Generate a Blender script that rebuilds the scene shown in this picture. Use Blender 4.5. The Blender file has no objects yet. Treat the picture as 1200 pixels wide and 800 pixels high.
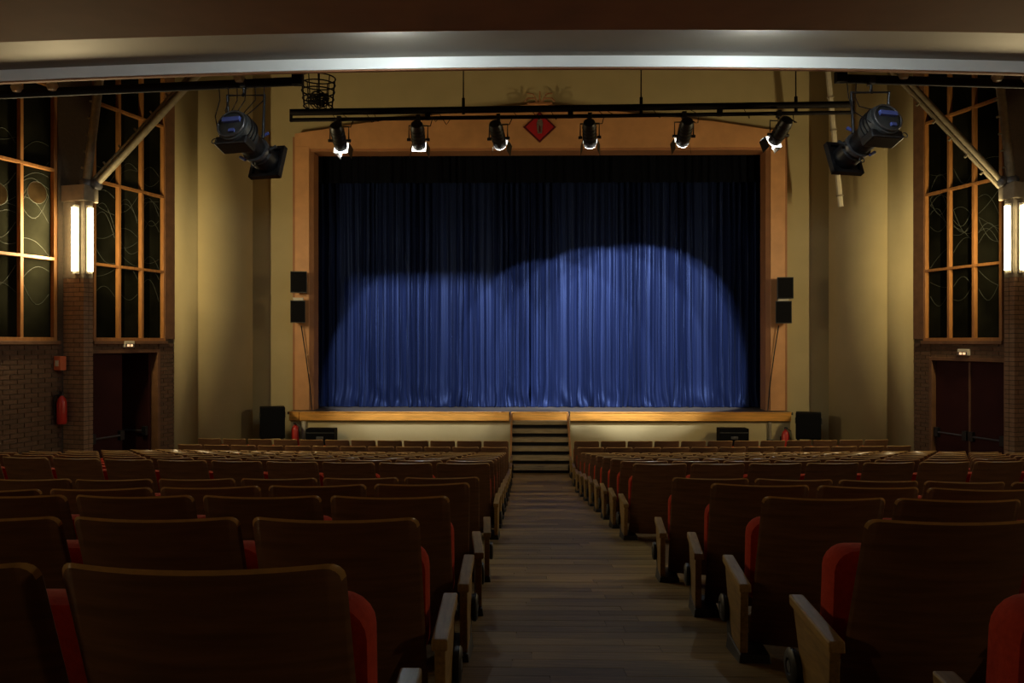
import bpy, bmesh, math, random
from mathutils import Vector, Matrix, noise
random.seed(7)
PI = math.pi
scene = bpy.context.scene
C = scene.collection

# ------------------------------------------------------------------ camera, world, exposure
CAM = Vector((-0.356, 0.0, 2.82))
FPX = 933.0
cam_d = bpy.data.cameras.new('camera')
cam = bpy.data.objects.new('camera', cam_d)
C.objects.link(cam)
cam.location = CAM
cam.rotation_euler = (PI / 2, 0, math.atan(14 / FPX))
cam_d.sensor_width = 36.0
cam_d.lens = FPX / 1200 * 36.0
cam_d.clip_start = 0.02
cam_d.clip_end = 100
scene.camera = cam
world = bpy.data.worlds.new('world')
scene.world = world
world.use_nodes = True
world.node_tree.nodes['Background'].inputs[0].default_value = (0.02, 0.025, 0.035, 1)
world.node_tree.nodes['Background'].inputs[1].default_value = 0.15
vs = scene.view_settings
vs.view_transform = 'Standard'
vs.look = 'None'
vs.exposure = 0.0
vs.gamma = 1.0
vs.use_curve_mapping = False

TUBE_L = 12.0         # wall fluorescent tubes, the glow of the glass
TUBE_W = 138.0       # light each tube and its reflector throws into the hall
TUBE_W_FILL = 62.0  # added unseen pair behind the photographer, faint fill on the near seat backs
COVE_L = 9.5         # tubes hidden in the ceiling cove
BULB_L = 1500.0       # two bulbs in the cove
LANTERN_W = 2000.0    # stage lanterns
LENS_L = 15.0

# ------------------------------------------------------------------ helpers
MATS = {}


def nodes_of(m):
    return m.node_tree.nodes, m.node_tree.links


def mat(name, col, rough=0.6, metal=0.0, spec=0.5, coat=0.0, sheen=0.0, var=0.0, scale=8.0, stretch=(1, 1, 1),
        bump=0.0, obj_random=0.0, emit=None, coords='Object'):
    """procedural material: noise-driven tint and relief over a base colour"""
    m = bpy.data.materials.new(name)
    m.use_nodes = True
    n, l = nodes_of(m)
    b = n['Principled BSDF']
    b.inputs['Base Color'].default_value = (*col, 1)
    b.inputs['Roughness'].default_value = rough
    b.inputs['Metallic'].default_value = metal
    b.inputs['Specular IOR Level'].default_value = spec
    b.inputs['Coat Weight'].default_value = coat
    b.inputs['Coat Roughness'].default_value = 0.2
    if sheen:
        b.inputs['Sheen Weight'].default_value = sheen
    if emit:
        b.inputs['Emission Color'].default_value = (*emit[0], 1)
        b.inputs['Emission Strength'].default_value = emit[1]
    if var or bump or obj_random:
        tc = n.new('ShaderNodeTexCoord')
        mp = n.new('ShaderNodeMapping')
        mp.inputs['Scale'].default_value = stretch
        l.new(tc.outputs[coords], mp.inputs['Vector'])
        tx = n.new('ShaderNodeTexNoise')
        tx.inputs['Scale'].default_value = scale
        tx.inputs['Detail'].default_value = 5
        l.new(mp.outputs['Vector'], tx.inputs['Vector'])
        mr = n.new('ShaderNodeMapRange')
        mr.inputs['From Min'].default_value = 0.3
        mr.inputs['From Max'].default_value = 0.7
        mr.inputs['To Min'].default_value = 1 - var
        mr.inputs['To Max'].default_value = 1 + var
        l.new(tx.outputs['Fac'], mr.inputs['Value'])
        val = mr.outputs['Result']
        if obj_random:
            oi = n.new('ShaderNodeObjectInfo')
            m2 = n.new('ShaderNodeMapRange')
            m2.inputs['To Min'].default_value = 1 - obj_random
            m2.inputs['To Max'].default_value = 1 + obj_random
            l.new(oi.outputs['Random'], m2.inputs['Value'])
            mu = n.new('ShaderNodeMath')
            mu.operation = 'MULTIPLY'
            l.new(val, mu.inputs[0])
            l.new(m2.outputs['Result'], mu.inputs[1])
            val = mu.outputs[0]
        vm = n.new('ShaderNodeVectorMath')
        vm.operation = 'SCALE'
        vm.inputs[0].default_value = col
        l.new(val, vm.inputs['Scale'])
        l.new(vm.outputs['Vector'], b.inputs['Base Color'])
        if bump:
            bp = n.new('ShaderNodeBump')
            bp.inputs['Strength'].default_value = bump
            bp.inputs['Distance'].default_value = 0.01
            l.new(tx.outputs['Fac'], bp.inputs['Height'])
            l.new(bp.outputs['Normal'], b.inputs['Normal'])
    MATS[name] = m
    return m


mat('seat_wood', (0.16, 0.077, 0.038), 0.36, spec=0.4, coat=0.12, var=0.25, scale=5, stretch=(1, 1, 9), obj_random=0.15)
mat('ply_edge_lit', (0.55, 0.33, 0.12), 0.28, coat=0.25, var=0.15, scale=30)  # plywood top rim of seat backs, tinted lighter for the lamp highlights
mat('arm_wood', (0.25, 0.15, 0.045), 0.5, spec=0.3, coat=0.04, var=0.25, scale=10, stretch=(6, 1, 6), obj_random=0.15)
mat('red_fabric', (0.37, 0.035, 0.012), 0.95, spec=0.1, var=0.12, scale=60, bump=0.2)
mat('black_iron', (0.008, 0.008, 0.008), 0.5, var=0.2, scale=20)
mat('grey_metal', (0.12, 0.12, 0.12), 0.4, metal=0.6, var=0.2, scale=20)
mat('plank', (0.235, 0.15, 0.05), 0.5, spec=0.3, var=0.3, scale=4, stretch=(1.2, 14, 1), obj_random=0.32, bump=0.08)
mat('floor_wood', (0.16, 0.095, 0.038), 0.45, var=0.3, scale=4, stretch=(1.5, 14, 1))
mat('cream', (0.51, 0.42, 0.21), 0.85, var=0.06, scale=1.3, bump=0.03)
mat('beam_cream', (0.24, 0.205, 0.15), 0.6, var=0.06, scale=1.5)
mat('beam_lip', (0.70, 0.69, 0.62), 0.45, var=0.04, scale=3)
mat('brown_ceiling', (0.24, 0.10, 0.038), 0.8, var=0.12, scale=2)
mat('roof', (0.09, 0.06, 0.035), 0.9, var=0.15, scale=2)
mat('mortar', (0.085, 0.06, 0.034), 0.95, var=0.15, scale=30, bump=0.2)
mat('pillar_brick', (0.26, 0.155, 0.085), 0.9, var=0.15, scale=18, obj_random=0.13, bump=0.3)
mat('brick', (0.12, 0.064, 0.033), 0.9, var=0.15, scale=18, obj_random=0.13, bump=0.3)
mat('brown_wall', (0.14, 0.075, 0.035), 0.9, var=0.15, scale=6)
mat('concrete', (0.26, 0.22, 0.15), 0.9, var=0.12, scale=9, bump=0.15)
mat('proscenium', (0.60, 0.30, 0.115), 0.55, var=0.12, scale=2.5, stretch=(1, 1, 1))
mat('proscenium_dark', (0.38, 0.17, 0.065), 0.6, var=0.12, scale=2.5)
mat('pine', (0.70, 0.33, 0.06), 0.4, coat=0.25, var=0.25, scale=2, stretch=(1, 6, 14), obj_random=0.08)
mat('stair_rail', (0.40, 0.19, 0.06), 0.45, var=0.2, scale=5)
mat('tread', (0.30, 0.23, 0.12), 0.6, var=0.25, scale=5, stretch=(1, 8, 8))
mat('stage_floor', (0.05, 0.042, 0.035), 0.6, var=0.2, scale=5)
mat('window_wood', (0.31, 0.135, 0.035), 0.45, var=0.2, scale=6, stretch=(6, 6, 1))
mat('jamb_brown', (0.16, 0.075, 0.03), 0.6, var=0.2, scale=6)
mat('pane', (0.010, 0.010, 0.006), 0.5, var=0.5, scale=1.6, spec=0.0, obj_random=0.4)
mat('pane_amber', (0.022, 0.014, 0.006), 0.5, spec=0.0, var=0.4, scale=3)
mat('pane_green', (0.012, 0.018, 0.010), 0.5, spec=0.0, var=0.4, scale=3)
mat('lead', (0.055, 0.06, 0.045), 0.6, spec=0.2)
mat('door_red', (0.035, 0.008, 0.006), 0.7, spec=0.15, var=0.15, scale=3)
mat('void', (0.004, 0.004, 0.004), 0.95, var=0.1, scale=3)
mat('steel_strut', (0.22, 0.19, 0.12), 0.5, metal=0.2, var=0.2, scale=12)
mat('white_plate', (0.62, 0.58, 0.46), 0.5, var=0.05, scale=4)
mat('truss_black', (0.010, 0.008, 0.007), 0.8, spec=0.15, var=0.2, scale=20)
mat('lantern_black', (0.006, 0.006, 0.007), 0.42, var=0.2, scale=20)
mat('lantern_grey', (0.045, 0.05, 0.05), 0.45, metal=0.3, var=0.2, scale=15)
mat('lantern_blue', (0.08, 0.11, 0.36), 0.4, var=0.1, scale=10)
mat('flap_white', (0.75, 0.75, 0.72), 0.5, var=0.05, scale=10)
mat('speaker_black', (0.0025, 0.0025, 0.003), 0.8, spec=0.15, var=0.3, scale=60, bump=0.2)
mat('speaker_grey', (0.05, 0.05, 0.045), 0.6, var=0.2, scale=10)
mat('red_paint', (0.46, 0.025, 0.015), 0.35, var=0.08, scale=10)
mat('orange_box', (0.62, 0.14, 0.05), 0.5, var=0.08, scale=10)
mat('rhombus_red', (0.42, 0.012, 0.018), 0.5, var=0.08, scale=10)
mat('rhombus_rim', (0.09, 0.005, 0.006), 0.5, var=0.08, scale=10)
mat('figure_grey', (0.16, 0.125, 0.095), 0.6, var=0.3, scale=30)
mat('sign_white', (0.6, 0.55, 0.42), 0.5, var=0.05, scale=10)
mat('white_cloth', (0.55, 0.50, 0.36), 0.8, var=0.1, scale=10)
mat('tube_glow', (1, 1, 1), 0.5, emit=((1.0, 0.80, 0.46), TUBE_L), var=0.01)
mat('cove_glow', (1, 1, 1), 0.5, emit=((0.80, 0.92, 1.0), COVE_L), var=0.01)
mat('bulb_glow', (1, 1, 1), 0.5, emit=((0.80, 0.92, 1.0), BULB_L), var=0.01)
mat('lens_glow', (1, 1, 1), 0.5, emit=((1.0, 0.97, 0.92), LENS_L), var=0.01)
mat('exit_glow', (1, 0.8, 0.6), 0.5, emit=((1.0, 0.55, 0.28), 1.1), var=0.01)

# curtain: deep blue velvet
cm = mat('curtain_blue', (0.0058, 0.0100, 0.037), 0.48, spec=0.26, sheen=0.03, var=0.3, scale=3, stretch=(7, 1, 0.15))
cm.node_tree.nodes['Principled BSDF'].inputs['Specular Tint'].default_value = (0.30, 0.45, 1.0, 1)
cm.node_tree.nodes['Principled BSDF'].inputs['Sheen Roughness'].default_value = 0.35
cm.node_tree.nodes['Principled BSDF'].inputs['Sheen Tint'].default_value = (0.45, 0.6, 1.0, 1)
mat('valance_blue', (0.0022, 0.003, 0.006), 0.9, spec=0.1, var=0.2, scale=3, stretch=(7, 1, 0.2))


class MB:
    """collects vertices and faces; build() links them as one mesh object"""

    def __init__(self, fn=None):
        self.v, self.f, self.mi, self.fn = [], [], [], fn

    def add(self, pts, faces, mi=0):
        o = len(self.v)
        self.v += [Vector(p) for p in pts]
        for f in faces:
            self.f.append([i + o for i in f])
            self.mi.append(mi)
        return self

    def box(self, x0, x1, y0, y1, z0, z1, mi=0):
        p = [(x, y, z) for z in (z0, z1) for y in (y0, y1) for x in (x0, x1)]
        return self.add(p, [(0, 2, 3, 1), (4, 5, 7, 6), (0, 1, 5, 4), (2, 6, 7, 3), (0, 4, 6, 2), (1, 3, 7, 5)], mi)

    def bar(self, a, b, r, n=8, mi=0, r2=None):
        a, b = Vector(a), Vector(b)
        return self.path([a, b], r, n, mi, r2)

    def path(self, pts, r, n=8, mi=0, r2=None, closed=False):
        pts = [Vector(p) for p in pts]
        o = len(self.v)
        m = len(pts)
        up = None
        for i, p in enumerate(pts):
            if closed:
                t = pts[(i + 1) % m] - pts[i - 1]
            else:
                t = pts[min(i + 1, m - 1)] - pts[max(i - 1, 0)]
            t.normalize()
            if up is None:
                up = Vector((0, 0, 1)) if abs(t.z) < 0.9 else Vector((1, 0, 0))
            s = t.cross(up).normalized()
            up = s.cross(t).normalized()
            rr = r if r2 is None else r + (r2 - r) * i / (m - 1)
            for k in range(n):
                a = 2 * PI * k / n
                self.v.append(p + s * math.cos(a) * rr + up * math.sin(a) * rr)
        for i in range(m if closed else m - 1):
            j = (i + 1) % m
            for k in range(n):
                k2 = (k + 1) % n
                self.f.append([o + i * n + k, o + i * n + k2, o + j * n + k2, o + j * n + k])
                self.mi.append(mi)
        if not closed:
            self.f.append([o + k for k in reversed(range(n))]); self.mi.append(mi)
            self.f.append([o + (m - 1) * n + k for k in range(n)]); self.mi.append(mi)
        return self

    def lathe(self, prof, n=24, org=(0, 0, 0), axis=(0, 0, 1), mi=0):
        """prof: list of (radius, distance along the axis)"""
        ax = Vector(axis).normalized()
        s = ax.cross(Vector((0, 0, 1)) if abs(ax.z) < 0.9 else Vector((1, 0, 0))).normalized()
        t = s.cross(ax)
        o = len(self.v)
        org = Vector(org)
        for r, h in prof:
            for k in range(n):
                a = 2 * PI * k / n
                self.v.append(org + ax * h + (s * math.cos(a) + t * math.sin(a)) * r)
        for i in range(len(prof) - 1):
            for k in range(n):
                k2 = (k + 1) % n
                self.f.append([o + i * n + k, o + i * n + k2, o + (i + 1) * n + k2, o + (i + 1) * n + k]); self.mi.append(mi)
        self.f.append([o + k for k in reversed(range(n))]); self.mi.append(mi)
        e = o + (len(prof) - 1) * n
        self.f.append([e + k for k in range(n)]); self.mi.append(mi)
        return self

    def prism(self, poly, lo, hi, axis='x', mi=0):
        n = len(poly)
        mk = {'x': lambda a, b, h: (h, a, b), 'y': lambda a, b, h: (a, h, b), 'z': lambda a, b, h: (a, b, h)}[axis]
        p = [mk(a, b, lo) for a, b in poly] + [mk(a, b, hi) for a, b in poly]
        f = [tuple(reversed(range(n))), tuple(range(n, 2 * n))]
        f += [(i, (i + 1) % n, n + (i + 1) % n, n + i) for i in range(n)]
        return self.add(p, f, mi)

    def mesh(self, name, mats, bevel=0.0, smooth=False, seg=2):
        me = bpy.data.meshes.new(name)
        v = [self.fn(p) if self.fn else p for p in self.v]
        me.from_pydata([tuple(p) for p in v], [], self.f)
        mats = mats if isinstance(mats, (list, tuple)) else [mats]
        for m in mats:
            me.materials.append(MATS[m])
        for p, i in zip(me.polygons, self.mi):
            p.material_index = i
        bm = bmesh.new()
        bm.from_mesh(me)
        bmesh.ops.recalc_face_normals(bm, faces=bm.faces)
        if bevel:
            bmesh.ops.bevel(bm, geom=list(bm.edges), offset=bevel, segments=seg, affect='EDGES', profile=0.5)
        bm.to_mesh(me)
        bm.free()
        if smooth:
            me.polygons.foreach_set('use_smooth', [True] * len(me.polygons))
            try:
                me.set_sharp_from_angle(angle=math.radians(38))
            except Exception:
                pass
        return me

    def build(self, name, mats, parent=None, bevel=0.0, smooth=False, seg=2):
        return link(name, self.mesh(name, mats, bevel, smooth, seg), parent)


def link(name, me, parent=None):
    o = bpy.data.objects.new(name, me)
    C.objects.link(o)
    if parent is not None:
        o.parent = parent
    return o


def tag(o, label=None, cat=None, group=None, kind=None):
    if label: o['label'] = label
    if cat: o['category'] = cat
    if group: o['group'] = group
    if kind: o['kind'] = kind
    return o


def empty(name, loc=(0, 0, 0), rz=0.0):
    o = bpy.data.objects.new(name, None)
    o.empty_display_size = 0.1
    C.objects.link(o)
    o.location = loc
    o.rotation_euler = (0, 0, rz)
    return o


def struct(o, label):
    return tag(o, label, 'structure', None, 'structure')


ordn = ['first', 'second', 'third', 'fourth', 'fifth', 'sixth', 'seventh', 'eighth', 'ninth', 'tenth', 'eleventh', 'twelfth']

# ------------------------------------------------------------------ floor (raked, flat near the stage)
SLOPE = 0.1245
AISLE = 0.597


def F(y):
    z = 1.656 - SLOPE * (y - 1.695)
    dip = [(1.0, 0.0), (1.7, 0.005), (2.7, 0.020), (3.68, 0.022), (4.55, 0.015), (5.71, 0.035), (6.6, 0.02), (7.86, 0.0)]
    for (a, p), (b, q) in zip(dip[:-1], dip[1:]):
        if a <= y <= b:
            z -= p + (q - p) * (y - a) / (b - a)
            break
    return max(z, 0.0)


def arc(x, y=8.0):
    return x * x / (84.0 + 66.0 * min(max((y - 8) / 7, 0), 1))


def floor_z(x, y):
    a = min(max((y - 5.7) / 1.6, 0), 1)
    return F(y - a * arc(x, y))


mb = MB()
xs = [-14 + 28 * i / 56 for i in range(57)]
ys = [-4 + 0.25 * j for j in range(98)]
for y in ys:
    for x in xs:
        mb.v.append(Vector((x, y, floor_z(x, y) - 0.008)))
for j in range(len(ys) - 1):
    for i in range(len(xs) - 1):
        a = j * len(xs) + i
        mb.f.append([a, a + 1, a + 1 + len(xs), a + len(xs)])
        mb.mi.append(0)
floor = struct(mb.build('floor', 'floor_wood', smooth=True), 'raked brown wooden auditorium floor sloping down to the stage')

# aisle boards running across the gangway, each its own piece
PW = 0.125
rows_y = []
y = 2.55
while y < 17.0:
    rows_y.append(y)
    y += PW if y < 9 else PW * 1.6
for k, y in enumerate(rows_y):
    w = (PW if y < 9 else PW * 1.6)
    cut = random.uniform(-0.45, 0.45)
    sp = [(-0.78, cut - 0.001), (cut + 0.001, 0.78)]
    z0, z1 = floor_z(0, y), floor_z(0, y + w)
    ang = math.atan2(z1 - z0, w)
    for x0, x1 in sp:
        m = MB().box((x0 - x1) / 2, (x1 - x0) / 2, 0.0012, w - 0.0012, -0.012, 0)
        o = m.build('plank', 'plank', floor)
        o.location = ((x0 + x1) / 2, y, z0 + random.uniform(0, 0.0015))
        o.rotation_euler = (ang, 0, 0)

# ------------------------------------------------------------------ side walls: splayed towards the stage
WD = Vector((-0.283, 1, 0)).normalized()       # right wall direction towards the stage


def wallpt(side):
    """(u = distance along y, n = offset into the room, z) -> world, for side +1 right / -1 left"""
    def fn(p):
        yy, n, z = p
        base = Vector((12.145 - 0.283 * yy, yy, z))
        nrm = Vector((-WD.y, WD.x, 0))           # into the room (towards -x, -y)
        q = base + nrm * n
        return Vector((q.x * side, q.y, q.z))
    return fn


DOOR_Y0, DOOR_Y1 = 14.17, 15.80
WTOP = 9.7
WIN_A = (12.2, 13.42)
WIN_B = (14.27, 15.95)
SILL = 2.87
for side in (-1, 1):
    dz = 2.62 if side < 0 else 2.47
    fn = wallpt(side)
    nm = 'wall_left' if side < 0 else 'wall_right'
    m = MB(fn)
    m.box(-4.5, 12.05, -0.3, 0, -0.6, WTOP)                 # rear run, outside the picture
    m.box(12.05, DOOR_Y0, -0.3, 0, -0.6, SILL - 0.02)       # below the tall window
    m.box(DOOR_Y0, DOOR_Y1, -0.3, 0, dz, SILL - 0.02)       # lintel over the door
    m.box(DOOR_Y1, 16.24, -0.3, 0, -0.6, SILL - 0.02)
    m.box(13.5, 14.2, -0.3, 0, SILL - 0.02, WTOP)
    m.box(16.02, 16.24, -0.3, 0, SILL - 0.02, WTOP)
    m.box(12.05, 16.24, -0.3, 0, 9.0, WTOP)
    w = struct(m.build(nm, 'mortar'), 'dark brown brick side wall with tall leaded windows on ' + ('fire extinguisher side' if side < 0 else 'closed double door side'))
    # individual bricks, proud of the mortar
    BL, BH, J = 0.25, 0.066, 0.013
    bmesh_full = MB().box(-BL / 2, BL / 2, -0.012, 0, 0, BH).mesh('brick', 'brick')
    wall_ang = math.atan2(WD.y, WD.x * side)
    def brick(y0, y1, z, parent, fnn, n=0.012, ang=None):
        """y0..y1 in wall coordinates"""
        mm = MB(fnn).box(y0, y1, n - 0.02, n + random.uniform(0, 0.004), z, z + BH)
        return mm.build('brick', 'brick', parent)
    def courses(y0, y1, z0, z1, skip=None):
        r = 0
        z = z0
        while z < z1 - 0.03:
            yy = y0 - (BL / 2 if r % 2 else 0)
            while yy < y1 - 0.02:
                a, b = max(yy, y0), min(yy + BL * 0.962, y1)
                if b - a > 0.03:
                    brick(a, b, z, w, fn)
                yy += (BL + J) * 0.962
            z += BH + J
            r += 1
    if side < 0:
        courses(12.1, 13.56, 0.95, SILL - 0.06)
    else:
        courses(13.78, DOOR_Y0 - 0.02, 0.7, SILL - 0.06)
    courses(DOOR_Y1 + 0.02, 16.24, 0.5, SILL - 0.06)
    courses(DOOR_Y0, DOOR_Y1, dz + 0.03, SILL - 0.06)
    # brown timber end post beyond the window
    m = MB(fn)
    m.box(15.97, 16.24, 0.0, 0.03, SILL, 9.0)
    m.build('end_post', 'jamb_brown', w)

    # pillars with brick shaft and plastered head; the hindmost, unseen behind the photographer, are added to carry fill tubes
    for yp in (-1.6, 13.6):
        P = Vector((12.145 - 0.283 * yp, yp, 0))
        seen = yp > 10
        nrm = Vector((-WD.y, WD.x, 0))
        def pfn(p, side=side, P=P, nrm=nrm):
            a, b, z = p                        # a along the wall towards stage, b out into the room
            q = P + WD * a + nrm * b
            return Vector((q.x * side, q.y, z))
        pil = empty('wall_pillar')
        tag(pil, ('brick pillar with plaster head carrying two lit tubes beside ' if seen else 'added unseen %s wall pillar with two fill tubes along the hall from ' % ('rear' if yp < 0 else 'middle')) + ('open dark doorway' if side < 0 else 'closed double door'), 'pillar', None, 'structure')
        MB(pfn).box(0.01, 0.19, -0.3, 0.435, -0.2, 3.9).build('shaft', 'mortar', pil)
        MB(pfn).box(0, 0.2, -0.3, 0.45, 3.9, 5.22).build('plaster_head', 'concrete', pil, bevel=0.01)
        MB(pfn).box(-0.05, 0.27, -0.3, 0.5, 5.22, 5.5).build('capital', 'concrete', pil, bevel=0.015)
        z = 0.75
        r = 0
        while z < 3.88 and seen:
            cuts = [0.0, 0.1, 0.36, 0.45] if r % 2 else [0.0, 0.23, 0.45]
            for a, b in zip(cuts[:-1], cuts[1:]):
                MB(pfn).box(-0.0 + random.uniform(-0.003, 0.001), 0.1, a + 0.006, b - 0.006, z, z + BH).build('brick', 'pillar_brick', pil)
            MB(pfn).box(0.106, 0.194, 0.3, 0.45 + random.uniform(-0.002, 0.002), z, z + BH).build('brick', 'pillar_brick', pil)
            z += BH + J
            r += 1

        # fluorescent wall lamps: one facing the hall, one facing the aisle
        for kind in ('rear', 'room'):
            lamp = empty('tube_lamp')
            who = 'fire extinguisher side' if side < 0 else 'closed door side'
            tag(lamp, ('lit vertical fluorescent tube on broad face of pillar, ' if kind == 'rear' else 'lit vertical fluorescent tube on window-facing edge of pillar, ') + who + ('' if seen else ', ' + ('rear' if yp < 0 else 'middle') + ' hall, added fill'), 'lamp', 'wall tube lamps')
            z0, z1 = 4.02, 5.10
            if kind == 'rear':
                MB(pfn).box(-0.03, 0.0, 0.27, 0.37, z0 - 0.05, z1 + 0.05).build('housing', 'white_plate', lamp, bevel=0.004)
                a, b = -0.08, 0.32
            else:
                MB(pfn).box(0.03, 0.11, 0.45, 0.48, z0 - 0.05, z1 + 0.05).build('housing', 'white_plate', lamp, bevel=0.004)
                a, b = 0.07, 0.52
            ld = bpy.data.lights.new('tube_light', 'AREA')
            ld.shape = 'RECTANGLE'
            ld.size, ld.size_y = 0.07, z1 - z0
            ld.energy = TUBE_W if seen else TUBE_W_FILL
            ld.color = (1.0, 0.78, 0.42)
            lo = bpy.data.objects.new('tube_light', ld)
            C.objects.link(lo)
            lo.parent = lamp
            q0 = pfn((a, b, (z0 + z1) / 2))
            q1 = pfn((a - 1, b + 0.15, (z0 + z1) / 2)) if kind == 'rear' else pfn((a + 1.0, b + 1, (z0 + z1) / 2))
            dd = (q1 - q0).normalized()
            lo.location = q0 + dd * 0.05
            lo.rotation_euler = dd.to_track_quat('-Z', 'Y').to_euler()
            MB(pfn).bar((a, b, z0), (a, b, z1), 0.044, 12).build('tube', 'tube_glow', lamp, smooth=True)
            for zz in (z0 - 0.05, z1):
                bb = (-0.085, -0.02, b - 0.03, b + 0.03) if kind == 'rear' else (a - 0.03, a + 0.03, 0.47, 0.535)
                MB(pfn).box(bb[0], bb[1], bb[2], bb[3], zz, zz + 0.05).build('tube_holder', 'white_plate', lamp, bevel=0.004)

    # steel roof struts springing from the pillar head
    base = pfn((0.1, 0.42, 5.5))
    for nmx, d, rr in (('strut', Vector((0.34 * -side, -0.28, 1.42)), 0.07), ('strut', Vector((1.62 * -side, -0.43, 1.40)), 0.06)):
        st = empty('roof_strut')
        upright = abs(d.x) < 0.6
        tag(st, ('near-upright' if upright else 'steep diagonal') + ' pale steel roof strut rising from pillar head on ' + who, 'strut', 'steel roof struts')
        off = Vector((0.02 * side, 0.0, 0)) if upright else Vector((-0.10 * side, 0.05, 0))
        a = base + off
        T = (9.62 - a.z) / d.z
        b = a + d * T
        dn = d.normalized()
        sd = dn.cross(Vector((0, 1, 0))).normalized()
        MB().bar(a, b, rr, 10).build('tube', 'steel_strut', st, smooth=True)
        if not upright:
            MB().bar(a + sd * 0.085, b + sd * 0.085, 0.035, 8).build('flange', 'steel_strut', st, smooth=True)
        for t in range(1, 6):
            q = a + d * (0.19 * t) + sd * (rr + (0.06 if not upright else 0)) * (1 if side < 0 else 1)
            MB().bar(q - sd * 0.01, q + sd * 0.05, 0.02, 6).build('bolt', 'steel_strut', st)
        m = MB()
        m.lathe([(rr + 0.01, -0.02), (rr + 0.05, 0.02), (rr + 0.05, 0.06), (rr + 0.005, 0.12)], 12, a, dn)
        m.build('socket', 'grey_metal', st, smooth=True)

    # ---------------- windows
    wins = [(WIN_B, 3)] + ([(WIN_A, 2)] if side < 0 else [])
    levels = [SILL, 4.22, 5.73, 7.15, 8.6, 9.0]
    for (y0, y1), ncol in wins:
        idx = {(-1, 3): 1, (-1, 2): 2, (1, 3): 3}[(side, ncol)]
        m = MB(fn)
        t = 0.05
        m.box(y0 - t, y0 + 0.012, -0.12, 0.02, SILL - 0.04, 9.0)
        m.box(y1 - 0.012, y1 + t, -0.12, 0.02, SILL - 0.04, 9.0)
        m.box(y0, y1, -0.12, 0.02, SILL - 0.04, SILL + 0.02)
        win = struct(m.build('window_%d' % idx, 'window_wood', bevel=0.004), {1: 'tall leaded window above open dark doorway', 2: 'tall leaded window beyond pillar, above bare brick wall', 3: 'tall leaded window above closed double door'}[idx])
        MB(fn).box(y0 - 0.07, y1 + 0.07, -0.1, 0.06, SILL - 0.10, SILL - 0.04).build('window_sill', 'jamb_brown', win, bevel=0.005)
        cw = (y1 - y0) / ncol
        for i in range(1, ncol):
            c = y0 + cw * i
            MB(fn).box(c - 0.028, c + 0.028, -0.1, 0.015, SILL, 9.0).build('mullion', 'window_wood', win, bevel=0.004)
        for zt in levels[1:4]:
            MB(fn).box(y0, y1, -0.09, 0.022, zt - 0.025, zt + 0.025).build('transom', 'window_wood', win, bevel=0.004)
        for i in range(ncol):
            for j in range(len(levels) - 2):
                a, b = y0 + cw * i, y0 + cw * (i + 1)
                z0, z1 = levels[j], levels[j + 1]
                pm = 'pane'
                p = MB(fn).box(a, b, -0.075, -0.06, z0, z1).build('pane', pm, win)
                if j not in (0, 1, 2):
                    continue
                # leaded curves of the coloured glass
                rnd = random.Random(idx * 100 + i * 10 + j)
                lead = MB(fn)
                nl = (2, 7, 2)[j]
                za, zb = (z0 + 0.75, z1 - 0.05) if j == 0 else ((z0 + 0.05, z1 - 0.1) if j == 1 else (z0 + 0.05, z0 + 0.4))
                for q in range(nl):
                    s0 = rnd.uniform(za, zb)
                    s1 = min(max(s0 + rnd.uniform(-0.5, 0.5), za), zb)
                    sag = rnd.uniform(-0.3, 0.3)
                    pts = []
                    for s in range(9):
                        tt = s / 8
                        yy = a + 0.05 + (b - a - 0.1) * tt
                        zz = s0 + (s1 - s0) * tt + sag * math.sin(PI * tt)
                        pts.append((yy, -0.058, min(max(zz, z0 + 0.03), z1 - 0.03)))
                    lead.path(pts, 0.004, 5)
                if j == 1 and idx == 2:
                    cx, cz, cr = (a + b) / 2 + rnd.uniform(-.1, .1), rnd.uniform(z0 + .4, z1 - .4), rnd.uniform(.14, .2)
                    lead.path([(cx + cr * math.cos(k * PI / 8), -0.058, cz + cr * math.sin(k * PI / 8)) for k in range(16)], 0.006, 5, closed=True)
                    MB(fn).prism([(cx + cr * math.cos(k * PI / 8), cz + cr * math.sin(k * PI / 8)) for k in range(16)], -0.059, -0.054, 'y').build('coloured_glass', rnd.choice(['pane_amber', 'pane_green']), p)
                lead.build('leading', 'lead', p)

    # ---------------- doors
    dr = struct(MB(fn).box(DOOR_Y0 - 0.05, DOOR_Y0 + 0.02, -0.25, 0.02, -0.2, dz + 0.05).box(DOOR_Y1 - 0.02, DOOR_Y1 + 0.05, -0.25, 0.02, -0.2, dz + 0.05).box(DOOR_Y0, DOOR_Y1, -0.25, 0.02, dz - 0.02, dz + 0.05)
                .build('door_1' if side < 0 else 'door_2', 'jamb_brown', bevel=0.006),
                'dark doorway with one leaf standing open' if side < 0 else 'closed dark red double door with push bars')
    mid = (DOOR_Y0 + DOOR_Y1) / 2
    def leaf(a, b, hinge_low, fnn):
        lf = MB(fnn).box(a, b, -0.14, -0.08, 0.0, dz - 0.02).build('door_leaf', 'door_red', dr, bevel=0.004)
        zb = 1.05
        MB(fnn).bar((a + 0.08, -0.03, zb), (b - 0.06, -0.03, zb), 0.018, 8).build('push_bar', 'grey_metal', lf, smooth=True)
        for q in (a + 0.07, b - 0.06):
            MB(fnn).box(q - 0.05, q + 0.05, -0.08, -0.01, zb - 0.09, zb + 0.09).build('bar_bracket', 'black_iron', lf, bevel=0.008)
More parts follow.
